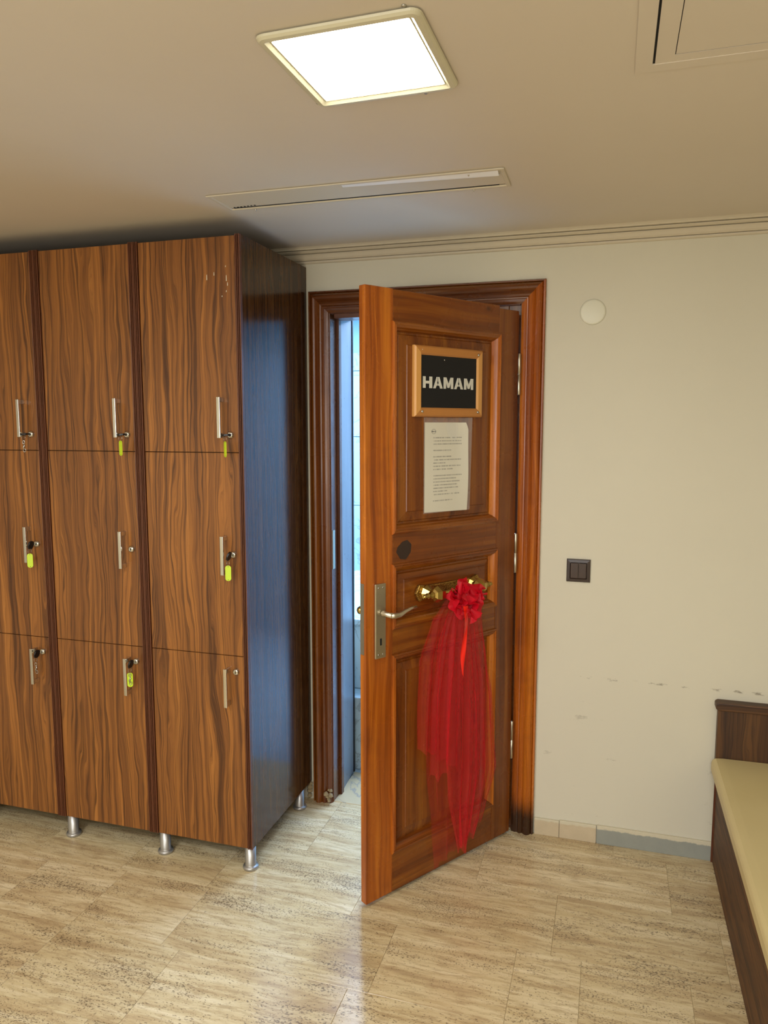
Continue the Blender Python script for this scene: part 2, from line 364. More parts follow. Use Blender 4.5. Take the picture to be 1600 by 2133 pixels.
for ya, yb, js in rows:
    xs = [XL]+[j for j in js if XL+.08 < j < XR-.08]+[XR]
    for a, b in zip(xs, xs[1:]):
        tl = MB().box((-(b-a)/2+G, -(ya-yb)/2+G, -.012), ((b-a)/2-G, (ya-yb)/2-G, 0)).build('floor_tile', 'trav', fl, bevel=.0004, seg=1)
        tl.location = ((a+b)/2, (ya+yb)/2, random.uniform(-.0001, .0001))
WT = .28
wb = MB()
wb.box((XL, 0, 0), (-WC+.06, WT, H)); wb.box((-.06, 0, 0), (XR, WT, H)); wb.box((-WC+.06, 0, HC-.05), (-.06, WT, H))
tag(wb.build('wall_back', 'wall'), 'cream painted wall around the pine doorway', 'wall', kind='structure')
tag(MB().box((XL-.1, YF, 0), (XL, WT, H)).build('wall_left', 'wall2'), 'cream wall behind the end of the locker row', 'wall', kind='structure')
tag(MB().box((XR, YF, 0), (XR+.1, WT, H)).build('wall_right', 'wall2'), 'cream wall behind the long bench', 'wall', kind='structure')
tag(MB().box((XL-.1, YF-.1, 0), (XR+.1, YF, H)).build('wall_front', 'wall2'), 'cream wall behind the camera', 'wall', kind='structure')
tag(MB().box((XL-.1, YF-.1, H), (XR+.1, WT, H+.12)).build('ceiling', 'ceil'), 'flat beige painted ceiling', 'ceiling', kind='structure')
# cornice: stepped plaster moulding along the back wall
cp = [(0, 0), (0, -.005), (.003, -.009), (.008, -.010), (.008, -.004), (.0105, -.004), (.0105, -.014), (.016, -.020), (.026, -.026), (.030, -.030), (.030, -.022), (.033, -.022), (.033, -.036), (.038, -.046), (.040, -.048), (.040, -.040), (.0425, -.040), (.0425, -.056), (.047, -.060), (.0515, -.068), (.0515, 0)]
z0 = H-.0515
def extr_x(prof, xa, xb):
    n = len(prof); vs = [(xa, y, z) for z, y in prof]+[(xb, y, z) for z, y in prof]
    return MB().add(vs, [tuple(range(n)), tuple(range(n, 2*n))[::-1]]+[(i, (i+1) % n, (i+1) % n+n, i+n) for i in range(n)])
tag(extr_x([(z0+a, b) for a, b in cp], XL, XR).build('trim_1', 'cornice'), 'stepped cream plaster cornice between back wall and ceiling', 'cornice', kind='structure')
# skirting: three stone pieces right of the doorway
bb = empty('baseboard_back', (0, 0, 0), label='low stone skirting along the wall right of the door', cat='skirting', kind='structure')
for i, (a, b, m, h) in enumerate([(.004, .098, 'base_c', .066), (.0995, .236, 'base_c', .07), (.2385, .66, 'base_g', .072)]):
    s = MB().box((a, -.010, 0), (b, -.0003, h)).build('skirting_stone', m, bb, bevel=.0012)
    if i == 2: s['label'] = 'grey skirting stone'
MB().box((.66, -.010, 0), (XR, -.0003, .07)).build('skirting_stone', 'base_g', bb)

# ---------------------------------------------------------------- door casing and reveal
df = empty('trim_2', (0, 0, 0), label='moulded varnished pine door casing with reveal lining', cat='door casing', kind='structure')
prof = [(0, 0), (0, -.012), (.003, -.018), (.007, -.018), (.009, -.014), (.013, -.022), (.019, -.0285), (.026, -.031), (.033, -.0285), (.039, -.023), (.042, -.019), (.046, -.022), (.052, -.024), (.058, -.022), (.062, -.017), (.066, -.017), (.069, -.019), (.077, -.017), (.085, -.014), (.085, 0)]
n = len(prof)
def casing(side):
    vs = []
    for s_, y_ in prof:
        if side == 'L': vs += [(-WC+s_, y_, 0), (-WC+s_, y_, HC-s_)]
        if side == 'R': vs += [(-s_, y_, 0), (-s_, y_, HC-s_)]
        if side == 'T': vs += [(-WC+s_, y_, HC-s_), (-s_, y_, HC-s_)]
    return MB().add(vs, [(2*k, 2*k+1, 2*k+3, 2*k+2) for k in range(n-1)]+[(2*n-2, 2*n-1, 1, 0), tuple(2*k for k in range(n)), tuple(2*k+1 for k in range(n))[::-1]])
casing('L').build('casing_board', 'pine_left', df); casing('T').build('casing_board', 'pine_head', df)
casing('R').build('casing_board', 'pine_stain', df)['label'] = 'right casing board with a blackened foot'
for sx, x in ((1, OX0), (-1, OX1)):
    j = MB(); a, b = sorted((x-sx*.028, x+sx*.006)); j.box((a, -.006, 0), (b, .062, OZ+.012))
    e = .018 if sx > 0 else .05
    a, b = sorted((x-sx*.028, x+sx*e)); j.box((a, .062 if sx > 0 else .006, 0), (b, .09, OZ+.012))
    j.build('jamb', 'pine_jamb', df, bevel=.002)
    a, b = sorted((x-sx*.03, x+sx*.002))
    l = MB(); l.add([(x-sx*.03, .091, 0), (x+sx*(e-.008), .091, 0), (x-sx*.006, WT+.002, 0), (x-sx*.03, WT+.002, 0), (x-sx*.03, .091, OZ+.02), (x+sx*(e-.008), .091, OZ+.02), (x-sx*.006, WT+.002, OZ+.02), (x-sx*.03, WT+.002, OZ+.02)],
        [(0, 3, 2, 1), (4, 5, 6, 7), (0, 1, 5, 4), (1, 2, 6, 5), (2, 3, 7, 6), (3, 0, 4, 7)])
    l.build('reveal_lining', 'lining', df)['label'] = 'bluish grey painted lining'
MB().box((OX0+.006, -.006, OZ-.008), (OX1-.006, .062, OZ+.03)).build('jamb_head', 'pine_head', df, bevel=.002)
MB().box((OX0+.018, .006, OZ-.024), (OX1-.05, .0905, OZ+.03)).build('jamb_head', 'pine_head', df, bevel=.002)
MB().box((OX0, .092, OZ+.004), (OX1, WT+.002, OZ+.04)).build('reveal_lining', 'lining', df)
MB().box((OX0-.012, WT+.003, 0), (OX0-.002, WT+.014, 2.07)).build('gap_strip', 'black', df)  # black strip standing in for the dark gap past the lining
MB().box((OX0+.0065, .002, 1.0), (OX0+.0085, .026, 1.16)).build('strike_plate', 'nickel', df)
# crumbled plaster lumps at the foot of the left casing
pl = MB(); random.seed(9)
for i in range(9):
    x_ = random.uniform(OX0-.02, OX0+.01); z_ = random.uniform(0.0, .06); r_ = random.uniform(.006, .013)
    pl.lathe([(r_*.2, -r_*.8), (r_, -r_*.2), (r_*.8, r_*.5), (r_*.2, r_)], 6, Matrix.Translation((x_, -.024+random.uniform(-.006, .01), z_+r_)), False)
for i in range(6):
    r_ = random.uniform(.008, .014)
    pl.lathe([(r_*.2, -r_*.8), (r_, -r_*.2), (r_*.8, r_*.5), (r_*.2, r_)], 6, Matrix.Translation((-WC-.012+random.uniform(-.006, .006), -.012, random.uniform(.0, .07)+r_)), False)
pl.build('broken_plaster', 'plaster', df)['label'] = 'crumbled plaster at the foot'
tag(MB().box((OX0, .0, -.05), (OX1, WT, .0025)).build('trim_3', 'thresh', bevel=.002), 'worn beige stone threshold', 'threshold', kind='structure')

# ---------------------------------------------------------------- hamam room behind
hx0, hx1, hy1, hz = -2.3, .9, 2.35, 2.42
tag(MB().box((hx0, WT, -.06), (hx1, hy1, .0)).build('floor_hamam', 'marble'), 'white marble floor beyond the doorway', 'floor', kind='structure')
hw = MB().box((hx0, hy1, 0), (hx1, hy1+.1, hz)).build('wall_hamam_far', 'hwall'); tag(hw, 'pale wall at the far side of the hamam', 'wall', kind='structure')
for i in range(5):
    for j, (za, zb) in enumerate([(.004, .5), (.504, 1.0), (1.004, 1.5), (1.504, 1.97), (1.974, 2.1)]):
        MB().box((hx0+.64*i+.002, hy1-.016, za), (hx0+.64*(i+1)-.002, hy1-.0005, zb)).build('marble_slab', 'marble', hw, bevel=.002, seg=1)
tag(MB().box((hx0-.1, WT, 0), (hx0, hy1, hz)).build('wall_hamam_left', 'hwall'), 'pale left wall of the hamam', 'wall', kind='structure')
tag(MB().box((hx1, WT, 0), (hx1+.1, hy1, hz)).build('wall_hamam_right', 'hwall'), 'pale right wall of the hamam', 'wall', kind='structure')
tag(MB().box((hx0-.1, WT, hz), (hx1+.1, hy1+.1, hz+.1)).build('ceiling_hamam', 'hwall'), 'pale ceiling of the hamam', 'ceiling', kind='structure')
tag(MB().box((hx0, WT, HC+.02), (hx1, WT+.05, hz)).build('wall_hamam_near', 'hwall'), 'pale lintel wall above the doorway inside', 'wall', kind='structure')
mb_ = empty('marble_bench', (-1.4, .31, 0), label='stepped white marble bench seen through the door gap', cat='bench')
for i in range(3):
    xa = -.9+.52*i
    MB().box((xa+.001, .0, 0), (xa+.519, 1.19, .346)).build('marble_block', 'marble', mb_, bevel=.006)
    MB().box((xa+.001, .11, .347), (xa+.519, 1.19, .655)).build('marble_block', 'marble', mb_, bevel=.006)
    MB().box((xa+.001, .085, .656), (xa+.519, 1.21, .69)).build('marble_top', 'marble', mb_, bevel=.008)

# ---------------------------------------------------------------- lockers
UX = [-.931, -1.3355, -1.7464, -2.157]; UW = [.4045, .4109, .4106, .4106]
YL, ZB, ZT = -.556, .083, 2.2026
ROW = [(ZB, .789), (.789, 1.494), (1.494, 2.2)]
HZ = [(.611, .749), (1.078, 1.212), (1.543, 1.679)]; LZ = [.733, 1.146, 1.553]
def handle(x, za, zb, parent, nm='handle'):
    b = MB().box((x-.006, YL-.034, za), (x+.006, YL-.027, zb))
    for zc in (za+.008, zb-.008): b.box((x-.005, YL-.028, zc-.008), (x+.005, YL+.004, zc+.008))
    o = b.build(nm, 'chrome', parent, bevel=.0012); return o
def lock(x, z, parent):
    MB().lathe([(.0125, 0), (.0125, .0025), (.0105, .005), (.0095, .0085), (.006, .0095), (.0035, .0088)], 20, axis_y(x, YL+.003, z)).box((x-.0007, YL-.0072, z-.004), (x+.0007, YL-.0062, z+.004)).build('lock', 'chrome', parent)
where = ['right-hand locker column beside the open door, bottom front', 'middle', 'left', 'far left']
labels = ['rightmost walnut locker column, its side facing the pine door', 'middle walnut locker column of the three in view', 'leftmost visible walnut locker column, cut by the picture edge', 'walnut locker column beyond the left picture edge']
for i in range(4):
    xr = UX[i]; xl = xr-UW[i]; t_ = .018
    L = empty('locker_column', ((xl+xr)/2, YL+.28, 0), label=labels[i], cat='locker', group='walnut locker columns on the back wall')
    ox, oy = L.location.x, L.location.y
    def P(mb): 
        mb.v = [(a-ox, b-oy, c) for a, b, c in mb.v]; return mb
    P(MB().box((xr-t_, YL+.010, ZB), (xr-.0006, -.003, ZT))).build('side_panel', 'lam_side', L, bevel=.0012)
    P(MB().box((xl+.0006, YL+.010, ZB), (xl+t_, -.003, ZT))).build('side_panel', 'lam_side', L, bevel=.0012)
    # edge strips on the board fronts
    for a, b in ((xr-t_, xr-.0006), (xl+.0006, xl+t_)):
        q = (b-a)/3
        P(MB().box((a, YL-.003, ZB), (a+q-.0020, YL+.0098, ZT)).box((a+q+.0010, YL-.003, ZB), (b-q-.0020, YL+.0098, ZT)).box((b-q+.0012, YL-.003, ZB), (b, YL+.0098, ZT))).build('edge_strip', 'lam_edge', L)
    cz = MB().box((xl+t_, -.08, ZB), (xr-t_, -.073, ZT-.001)).box((xl+t_, YL+.022, ZT-.02), (xr-t_, -.081, ZT-.001)).box((xl+t_, YL+.022, ZB+.001), (xr-t_, -.081, ZB+.019))
    for zz in (.789, 1.494): cz.box((xl+t_, YL+.022, zz-.009), (xr-t_, -.081, zz+.009))
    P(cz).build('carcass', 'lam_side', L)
    dl, dr = xl+t_+.0028, xr-t_-.0028
    for k, (za, zb) in enumerate(ROW):
        d = P(MB().box((dl, YL, za+.0012), (dr, YL+.018, zb-.0012))).build('door', 'lam', L, bevel=.0008)
        hh = MB(); x = dr-.0555
        b = MB().box((x-.006, YL-.034, HZ[k][0]), (x+.006, YL-.027, HZ[k][1]))
        for zc in (HZ[k][0]+.009, HZ[k][1]-.009): b.box((x-.005, YL-.028, zc-.008), (x+.005, YL+.0, zc+.008))
        P(b).build('handle', 'chrome', d, bevel=.0012)
        x = dr-.028
        P(MB().lathe([(.0125, 0), (.0125, .0025), (.0105, .005), (.0095, .0085), (.006, .0095), (.0035, .0088)], 20, axis_y(x, YL, LZ[k]))).build('lock', 'chrome', d)
        P(MB().box((x-.0008, YL-.0102, LZ[k]-.0045), (x+.0008, YL-.0095, LZ[k]+.0045))).build('keyhole', 'dark', d)
    legs = [(xl+.014+.010*(i == 0)*0+.020, YL+.019), (xl+.034, -.093)]
    if i == 0: legs += [(xr-.0195, YL+.019), (xr-.0195, -.093)]
    for x, y_ in legs:
        P(MB().lathe([(.0195, ZB), (.0195, .016), (.0205, .014), (.0265, .013), (.0285, .008), (.027, .002), (.025, 0)], 24, Matrix.Translation((x, y_, 0)))).build('leg', 'alu', L)

# pale chips in the laminate of the top right door
ch = MB()
for x, z, l in ((-1.028, 2.075, .012), (-1.055, 2.062, .018), (-.985, 2.10, .006), (-.983, 2.055, .020), (-.979, 2.040, .012), (-.984, 2.020, .007), (-1.000, 2.005, .006)):
    ch.add([(x-.0012, YL-.0004, z), (x+.0012, YL-.0004, z+.001), (x+.0008, YL-.0004, z+l), (x-.0008, YL-.0004, z+l-.002)], [(0, 1, 2, 3)])
d0 = [o for o in bpy.data.objects['locker_column'].children if o.name.startswith('door')][2]
o0 = bpy.data.objects['locker_column'].location
ch.v = [(a-o0.x, b-o0.y, c) for a, b, c in ch.v]
tag(ch.build('chip', 'cover', d0), kind='stuff')

# keys hanging in the locks
def torus_pts(c, r, n_, plane, ax=1.0, az=1.0):
    o = []
    for i in range(n_):
        a = 2*PI*i/n_; p, q = r*ax*math.cos(a), r*az*math.sin(a)
        o.append({'xz': (c[0]+p, c[1], c[2]+q), 'yz': (c[0], c[1]+p, c[2]+q)}[plane])
    return o
def key(col_i, row, head_ang, tag_kind, tag_yaw, label):
    xr = UX[col_i]; x = xr-.018-.0028-.028; z = LZ[row]
    K = empty('locker_key', (x, YL-.0098, z), label=label, cat='key', group='keys left in the locker locks')
    R_ = Matrix.Rotation(head_ang, 4, 'Y')
    MB().box((-.0008, -.014, -.0035), (.0008, -.0002, .0035), R_).build('blade', 'steel', K)
    pr = [(-.011, -.007), (-.011, .007), (-.015, .014), (-.024, .0165), (-.034, .0125), (-.038, 0), (-.034, -.0125), (-.024, -.0165), (-.015, -.014)]
    n_ = len(pr); h = MB().add([(-.003, a, b) for a, b in pr]+[(.003, a, b) for a, b in pr], [tuple(range(n_)), tuple(range(n_, 2*n_))[::-1]]+[(i, (i+1) % n_, (i+1) % n_+n_, i+n_) for i in range(n_)], False, R_)
    h.build('key_bow', 'black', K, bevel=.0008)
    zc = -.008 if abs(head_ang) > .8 else -.018
    MB().tube(torus_pts((0, -.031, zc-.004), .0085, 16, 'yz'), .0007, 6, None, True).build('ring', 'steel', K)
    top = zc-.012
    Rt = Matrix.Translation((0, -.031, top)) @ Matrix.Rotation(tag_yaw, 4, 'Z')
    if 'lime' in tag_kind:
        W_, L_ = .0098, .053; pts = []
        for i in range(9): a = PI*i/8; pts.append((W_*math.cos(a), W_*.8*math.sin(a)-W_*.8))
        for i in range(9): a = PI+PI*i/8; pts.append((W_*math.cos(a), W_*.8*math.sin(a)-L_+W_*.8))
        tg = MB().poly(pts, -.0011, .0011, Rt).build('key_tag', 'lime', K, bevel=.0004)
        for hz_ in (-.004, -.049): MB().lathe([(.0012, -.0013), (.0012, .0013)], 8, Rt @ Matrix.Translation((0, 0, hz_)) @ Matrix.Rotation(PI/2, 4, 'X')).build('tag_hole', 'dark', tg)
    if 'clasp' in tag_kind:
        c = MB(); o_ = -.004 if 'lime' in tag_kind else 0
        c.tube(torus_pts((0, o_, -.008), .0055, 12, 'xz', .7, 1.1), .0012, 6, Rt, True)
        c.tube([(0, o_, -.014), (.002, o_, -.020), (-.002, o_, -.028), (.001, o_, -.036)], [.0012, .0026, .003, .0012], 6, Rt)
        c.tube(torus_pts((.002, o_, -.038), .0055, 12, 'xz', .8, 1), .001, 6, Rt, True)
        c.build('clasp', 'steel', K)
key(0, 2, PI/2-.12, 'lime', -.72, 'key with an edge-on lime tag in the top right locker')
key(1, 2, PI/2-.12, 'lime', -.45, 'key with a slightly turned lime tag in the top middle locker')
key(2, 2, PI/2-.1, 'clasp', .4, 'key with a bare metal clasp in the top left locker')
key(0, 1, .35, 'lime', .35, 'key with a flat lime tag in the right locker of the middle row')
key(2, 1, .3, 'lime', .6, 'key with a flat lime tag in the left locker of the middle row')
key(1, 0, .3, 'lime clasp', .45, 'key with lime tag and metal clasp in the bottom middle locker')
key(2, 0, .25, 'clasp', .6, 'key with a bare metal clasp in the bottom left locker')

# ---------------------------------------------------------------- pine door (local: x towards hinge, -y towards the viewer)
DP = (-.0907, -.0371, 0); DA = .9949; DWD = .714; DZ0, DZ1 = .012, 2.006; TH = .04
D = empty('door_1', DP, DA, label='open varnished pine panelled door standing ajar', cat='door', kind='structure')
SL, SR = -.600, -.104
def dbox(name, x0, x1, z0_, z1_, mat, y0=0., y1=TH, bev=.0015): return MB().box((x0, y0, z0_), (x1, y1, z1_)).build(name, mat, D, bevel=bev)
# lock stile with stepped outer edge
MB().box((-DWD, 0, DZ0), (SL, TH-.012, DZ1)).box((-DWD+.010, TH-.012, DZ0+.01), (SL, TH, DZ1-.01)).build('stile', 'pine', D, bevel=.003)
dbox('stile', SR, 0, DZ0, DZ1-.012, 'pine_dark')
PZ = [(.156, .835), (.930, 1.135), (1.243, 1.902)]
dbox('rail', SL, SR, DZ0, PZ[0][0], 'pine_x', .0006); dbox('rail', SL, SR, PZ[0][1], PZ[1][0], 'pine_x', .0006)
dbox('rail', SL, SR, PZ[1][1], PZ[2][0], 'pine_x', .0006); dbox('rail', SL, SR, PZ[2][1], DZ1-.002, 'pine_x', .0006)
for k, (za, zb) in enumerate(PZ):
    m = 'pine_panel_x' if k == 1 else 'pine_panel'
    p = MB().ring(SL, SR, za, zb, [(0, .016), (.030, .016), (.033, .0125), (.052 if k == 1 else .062, .0075), (.054 if k == 1 else .064, .005)])
    q = .054 if k == 1 else .064
    p.add([(SL+q, .005, za+q), (SR-q, .005, za+q), (SR-q, .005, zb-q), (SL+q, .005, zb-q)], [(0, 1, 2, 3)])
    p.box((SL, .018, za), (SR, .030, zb))
    pn = p.build('panel', m, D, fix=False)
    bpy.context.view_layer.update()
    mp = [(-.006, .0), (-.005, -.006), (.0, -.0085), (.004, -.006), (.006, -.007), (.012, -.004), (.016, .002), (.020, .006), (.024, .016)]
    MB().ring(SL, SR, za, zb, mp, sides='LR').build('moulding', 'pine_mould', pn, fix=False)
    MB().ring(SL, SR, za, zb, mp, sides='BT').build('moulding', 'pine_x', pn, fix=False)
# knots worked as dark oval plugs (wood filler) on the rail
MB().poly([(-.553+a*1.5, 1.184+b) for a, b in [(-.022, -.006), (-.018, .010), (-.004, .026), (.010, .030), (.022, .014), (.020, -.012), (.006, -.034), (-.010, -.030)]], -.0003, .0015).build('knot', 'brown', D)
# lock plate and lever
hp = MB().box((-.680, -.009, .842), (-.636, -.0002, 1.086)).build('handle_plate', 'nickel', D, bevel=.003)
MB().lathe([(.011, 0), (.011, .012), (.008, .016), (.008, .048)], 20, axis_y(-.652, -.009, .990)).tube([(-.652, -.052, .990), (-.640, -.056, .988), (-.618, -.054, .987), (-.590, -.050, .994), (-.560, -.046, .999), (-.535, -.043, .999)], [.009, .0095, .0085, .0065, .005, .0045], 12).build('lever', 'nickel', hp)
MB().box((-.6615, -.0096, .885), (-.6545, -.0088, .908)).build('keyhole', 'dark', hp)
for x, z in ((-.667, .855), (-.649, .855), (-.667, 1.073), (-.649, 1.073)): MB().lathe([(.003, 0), (.003, .0008), (.0015, .0012)], 10, axis_y(x, -.0090, z)).build('screw', 'steel', hp)
MB().box((-DWD-.0012, .006, .86), (-DWD+.001, .024, 1.09)).build('lock_edge', 'steel', D)
MB().lathe([(.0, 0), (.006, 0), (.006, .03), (.012, .034), (.014, .044), (.009, .052), (.0, .054)], 16, Matrix.Translation((-.668, TH, .985)) @ Matrix.Rotation(-PI/2, 4, 'X')).build('inner_knob', 'brass', D)
for z in (.38, 1.11, 1.77):
    MB().lathe([(.0045, z-.075), (.0065, z-.072), (.0065, z-.002), (.005, z-.001), (.005, z+.001), (.0065, z+.002), (.0065, z+.072), (.0045, z+.075)], 14, Matrix.Translation((.008, .002, 0))).build('hinge', 'nickel', D)
# brass pull: engraved plate, conical posts, cross bar with finials
bz = 1.030
bp_ = MB().poly([(-.505, bz), (-.489, bz+.029), (-.460, bz+.022), (-.237, bz+.022), (-.210, bz+.029), (-.192, bz), (-.210, bz-.029), (-.237, bz-.022), (-.460, bz-.022), (-.489, bz-.029)], -.010, .004).build('brass_pull', 'engraved', D, bevel=.003)
bp_['label'] = 'engraved brass pull with faceted knobs'
br = MB(); RX = Matrix.Rotation(PI/2, 4, 'Y')
for xc, sg in ((-.462, -1), (-.238, 1)):
    br.lathe([(.026, 0), (.026, .005), (.013, .026), (.011, .030), (.011, .050)], 8, axis_y(xc, -.010, bz), False)
    T = Matrix.Translation((xc, -.055, bz)) @ (Matrix.Rotation(PI/2*sg, 4, 'Y'))
    br.lathe([(.010, -.040), (.022, -.030), (.028, -.010), (.022, .006), (.010, .012)], 6, T, False)
    br.lathe([(.008, .010), (.013, .015), (.013, .021), (.006, .027), (.010, .031), (.010, .037), (.005, .041), (.007, .045), (.006, .050), (.001, .055)], 14, T)
br.tube([(-.46, -.055, bz), (-.24, -.055, bz)], .008, 12)
br.build('pull_bar', 'brass', bp_)

# ---------------------------------------------------------------- things on the door
def on_door(name, x, z, y=0, **k):
    c, s = math.cos(DA), math.sin(DA)
    return empty(name, (DP[0]+c*x-s*y, DP[1]+s*x+c*y, z), DA, **k)
sg = on_door('door_sign', -.357, 1.613, .0048, label='black sign reading HAMAM in a pale wooden frame', cat='sign')
fw, fh = .318, .228
for sd, mt in (('L', 'beech'), ('R', 'beech'), ('T', 'beech_x'), ('B', 'beech_x')):
    MB().ring(-fw/2, fw/2, 0, fh, [(0, 0), (0, -.011), (.005, -.016), (.024, -.017), (.030, -.012), (.030, 0)], sides=sd, closed=True).build('frame_piece', mt, sg, bevel=.0008)
MB().box((-fw/2+.030, -.011, .030), (fw/2-.030, -.001, fh-.030)).build('board', 'board', sg)
LT = {'H': [[(0, 0), (0, 1), (.28, 1), (.28, .62), (.70, .62), (.70, 1), (1, 1), (1, 0), (.70, 0), (.70, .38), (.28, .38), (.28, 0)]],
      'A': [[(0, 0), (.24, 0), (.33, .24), (.45, .24), (.45, .42), (.38, .42), (.45, .70), (.45, 1), (.36, 1)], [(.53, 1), (.64, 1), (1, 0), (.74, 0), (.66, .24), (.53, .24), (.53, .42), (.61, .42), (.53, .66)]],
      'M': [[(0, 0), (0, 1), (.27, 1), (.50, .42), (.73, 1), (1, 1), (1, 0), (.77, 0), (.77, .60), (.59, .08), (.41, .08), (.23, .60), (.23, 0)]]}
x = -.122
for ch, wd in zip('HAMAM', (.041, .042, .044, .042, .044)):
    b = MB()
    for pg in LT[ch]: b.poly([(x+a*wd, .093+c*.037) for a, c in pg], -.0128, -.0108)
    b.build('letter', 'letter', sg); x += wd+.0055
for x, z in ((-fw/2+.030, .017), (fw/2-.026, .017), (fw/2-.026, fh-.017)):
    MB().lathe([(.0048, 0), (.0045, .002), (.0025, .0035), (.0008, .004)], 12, axis_y(x, -.0165, z)).build('screw', 'steel', sg)
MB().lathe([(.0028, 0), (.0022, .0015), (.0005, .002)], 10, axis_y(-.025, -.011, fh-.042)).build('pin', 'steel', sg)
MB().lathe([(.0018, 0), (.001, .001)], 8, axis_y(-fw/2+.030, -.0162, fh-.014)).build('pin', 'cover', sg)

# notice in a clear pocket: x from 0 (left) to .2
def curl(u, v):
    x = u*.2; y = -.003-.010*max(0, (u-.72)/.28)**1.6*(.35+.65*v)-.003*math.sin(v*5)*u
    z = v*.298-.004*u*(v < .02)+.000
    if v > .93 and u > .85: x -= .006*(u-.85)/.15*(v-.93)/.07*2
    return (x, y, z)
nt = on_door('notice', -.462, 1.297, .0045, label='white printed notice in a clear pocket under the sign', cat='notice')
MB().grid(curl, 16, 24).build('sheet', 'paper', nt, fix=False)
MB().grid(lambda u, v: (-.003+u*.218, -.0015-.012*max(0, (u-.72)/.28)**1.6*(.3+.7*v), -.004+v*.318), 12, 12).build('clear_pocket', 'sleeve', nt, fix=False)

# red tulle bow
tb = on_door('tulle_bow', -.343, 0, 0, label='sheer red tulle bow with long trailing ends tied to the brass pull', cat='bow')
def lerp_tab(tab, z):
    for (za, a), (zb, b) in zip(tab, tab[1:]):
        if zb <= z <= za: k = (za-z)/(za-zb); k = k*k*(3-2*k)*.5+k*.5; return a+(b-a)*k
    return tab[0][1] if z > tab[0][0] else tab[-1][1]
def drape(name, mat, left, right, ztop, zb, y0_, amp, nf, seed, spread=1.0):
    rr = random.Random(seed); ph = [rr.uniform(0, 6.28) for _ in range(6)]
    def fn(u, v):
        zend = zb(u)+.008*math.sin(u*23+ph[0]); z = ztop+(zend-ztop)*v
        l, r = lerp_tab(left, z), lerp_tab(right, z)
        uu = u+.028*math.sin(u*nf*6.28+ph[1])*min(1, v*2)+.02*math.sin(u*9+v*4+ph[2])*min(1, v*2)
        x = -(l+(r-l)*uu)+.33
        g = min(1, v*3+.25); a = amp*g
        w1 = math.sin(u*nf*6.28+ph[3]+.9*math.sin(v*3+ph[4])); w2 = math.sin(u*nf*15.1+ph[5]+v*2.5); w3 = math.sin(u*nf*3.3+ph[0]+v*1.2)
        y = y0_+a*(.55*w1+.3*w2*(.5+.5*w3)+.6*w3)
        y += .022*(v**.7)   # falls back towards the door
        return (x, min(y, -.013), z)
    return MB().grid(fn, 90, 70).build(name, mat, tb, fix=False)
# positions are door distances measured from the hinge edge
drape('tulle_tail', 'tulle', [(1.0, .385), (.92, .44), (.8, .485), (.65, .49), (.45, .485)], [(1.0, .33), (.8, .33), (.45, .345)], 1.0, lambda u: .485-.05*u-.02*(u > .6), -.040, .011, 3, 1)
drape('tulle_tail', 'tulle', [(1.0, .37), (.85, .42), (.65, .44), (.4, .43)], [(1.0, .30), (.7, .30), (.4, .31)], 1.0, lambda u: .385-.02*math.sin(u*7), -.052, .010, 3, 2)
drape('tulle_tail', 'tulle', [(1.0, .36), (.8, .37), (.5, .37), (.3, .36), (.04, .31)], [(1.0, .27), (.85, .235), (.65, .20), (.35, .18), (.05, .25)], 1.0, lambda u: .055+.08*u+.015*math.sin(u*11), -.060, .012, 4, 3)
drape('tulle_tail', 'tulle', [(1.0, .34), (.8, .31), (.5, .28), (.3, .29), (.04, .28)], [(1.0, .24), (.9, .20), (.75, .165), (.6, .13), (.45, .115), (.32, .10), (.18, .155), (.04, .23)], 1.0, lambda u: .05+.10*(u**2), -.050, .012, 4, 4)
drape('tulle_tail', 'tulle_thin', [(.9, .44), (.6, .46), (.4, .45), (.2, .42), (.02, .40)], [(.9, .20), (.6, .15), (.4, .14), (.2, .2), (.02, .24)], .95, lambda u: .03+.05*u, -.030, .010, 5, 5)
rs = MB(); rr = random.Random(12)
for i in range(26):
    cx, cz_ = rr.gauss(0, .021), rr.gauss(0, .020); R_ = Matrix.Translation((-.004+cx*1.25, -.086+rr.uniform(-.022, .022), 1.000+cz_*1.1)) @ Matrix.Rotation(rr.uniform(0, 6.28), 4, 'Y') @ Matrix.Rotation(rr.uniform(-1.1, 1.1), 4, 'X') @ Matrix.Rotation(rr.uniform(-1.2, 1.2), 4, 'Z')
    a1, a2 = rr.uniform(0, 6), rr.uniform(.026, .040)
    rs.grid(lambda u, v: (a2*v*math.cos(u*PI*1.5), .012*v*math.sin(u*19+a1)+.006*math.sin(u*7), a2*v*math.sin(u*PI*1.5)), 26, 4, True, R_)
rs.build('rosette', 'tulle_dense', tb, fix=False)
up = MB().grid(lambda u, v: (-.052+.040*u+.012*v-(.016*v*u), -.088-.006*math.sin(u*5), 1.01+.062*v*(1-.45*abs(u-.35)*v)), 10, 8).build('tulle_loop', 'tulle_dense', tb, fix=False)
MB().grid(lambda u, v: (-.034+.018*v+.006*math.sin(v*6)+(.0125*(1-.4*v))*(u-.5)*2*math.cos(v*1.0), -.112+.024*v-.004*math.sin(u*3+v*7), .99-.25*v-.012*(u-.3)*(v > .97)), 4, 30).build('ribbon', 'ribbon', tb, fix=False)

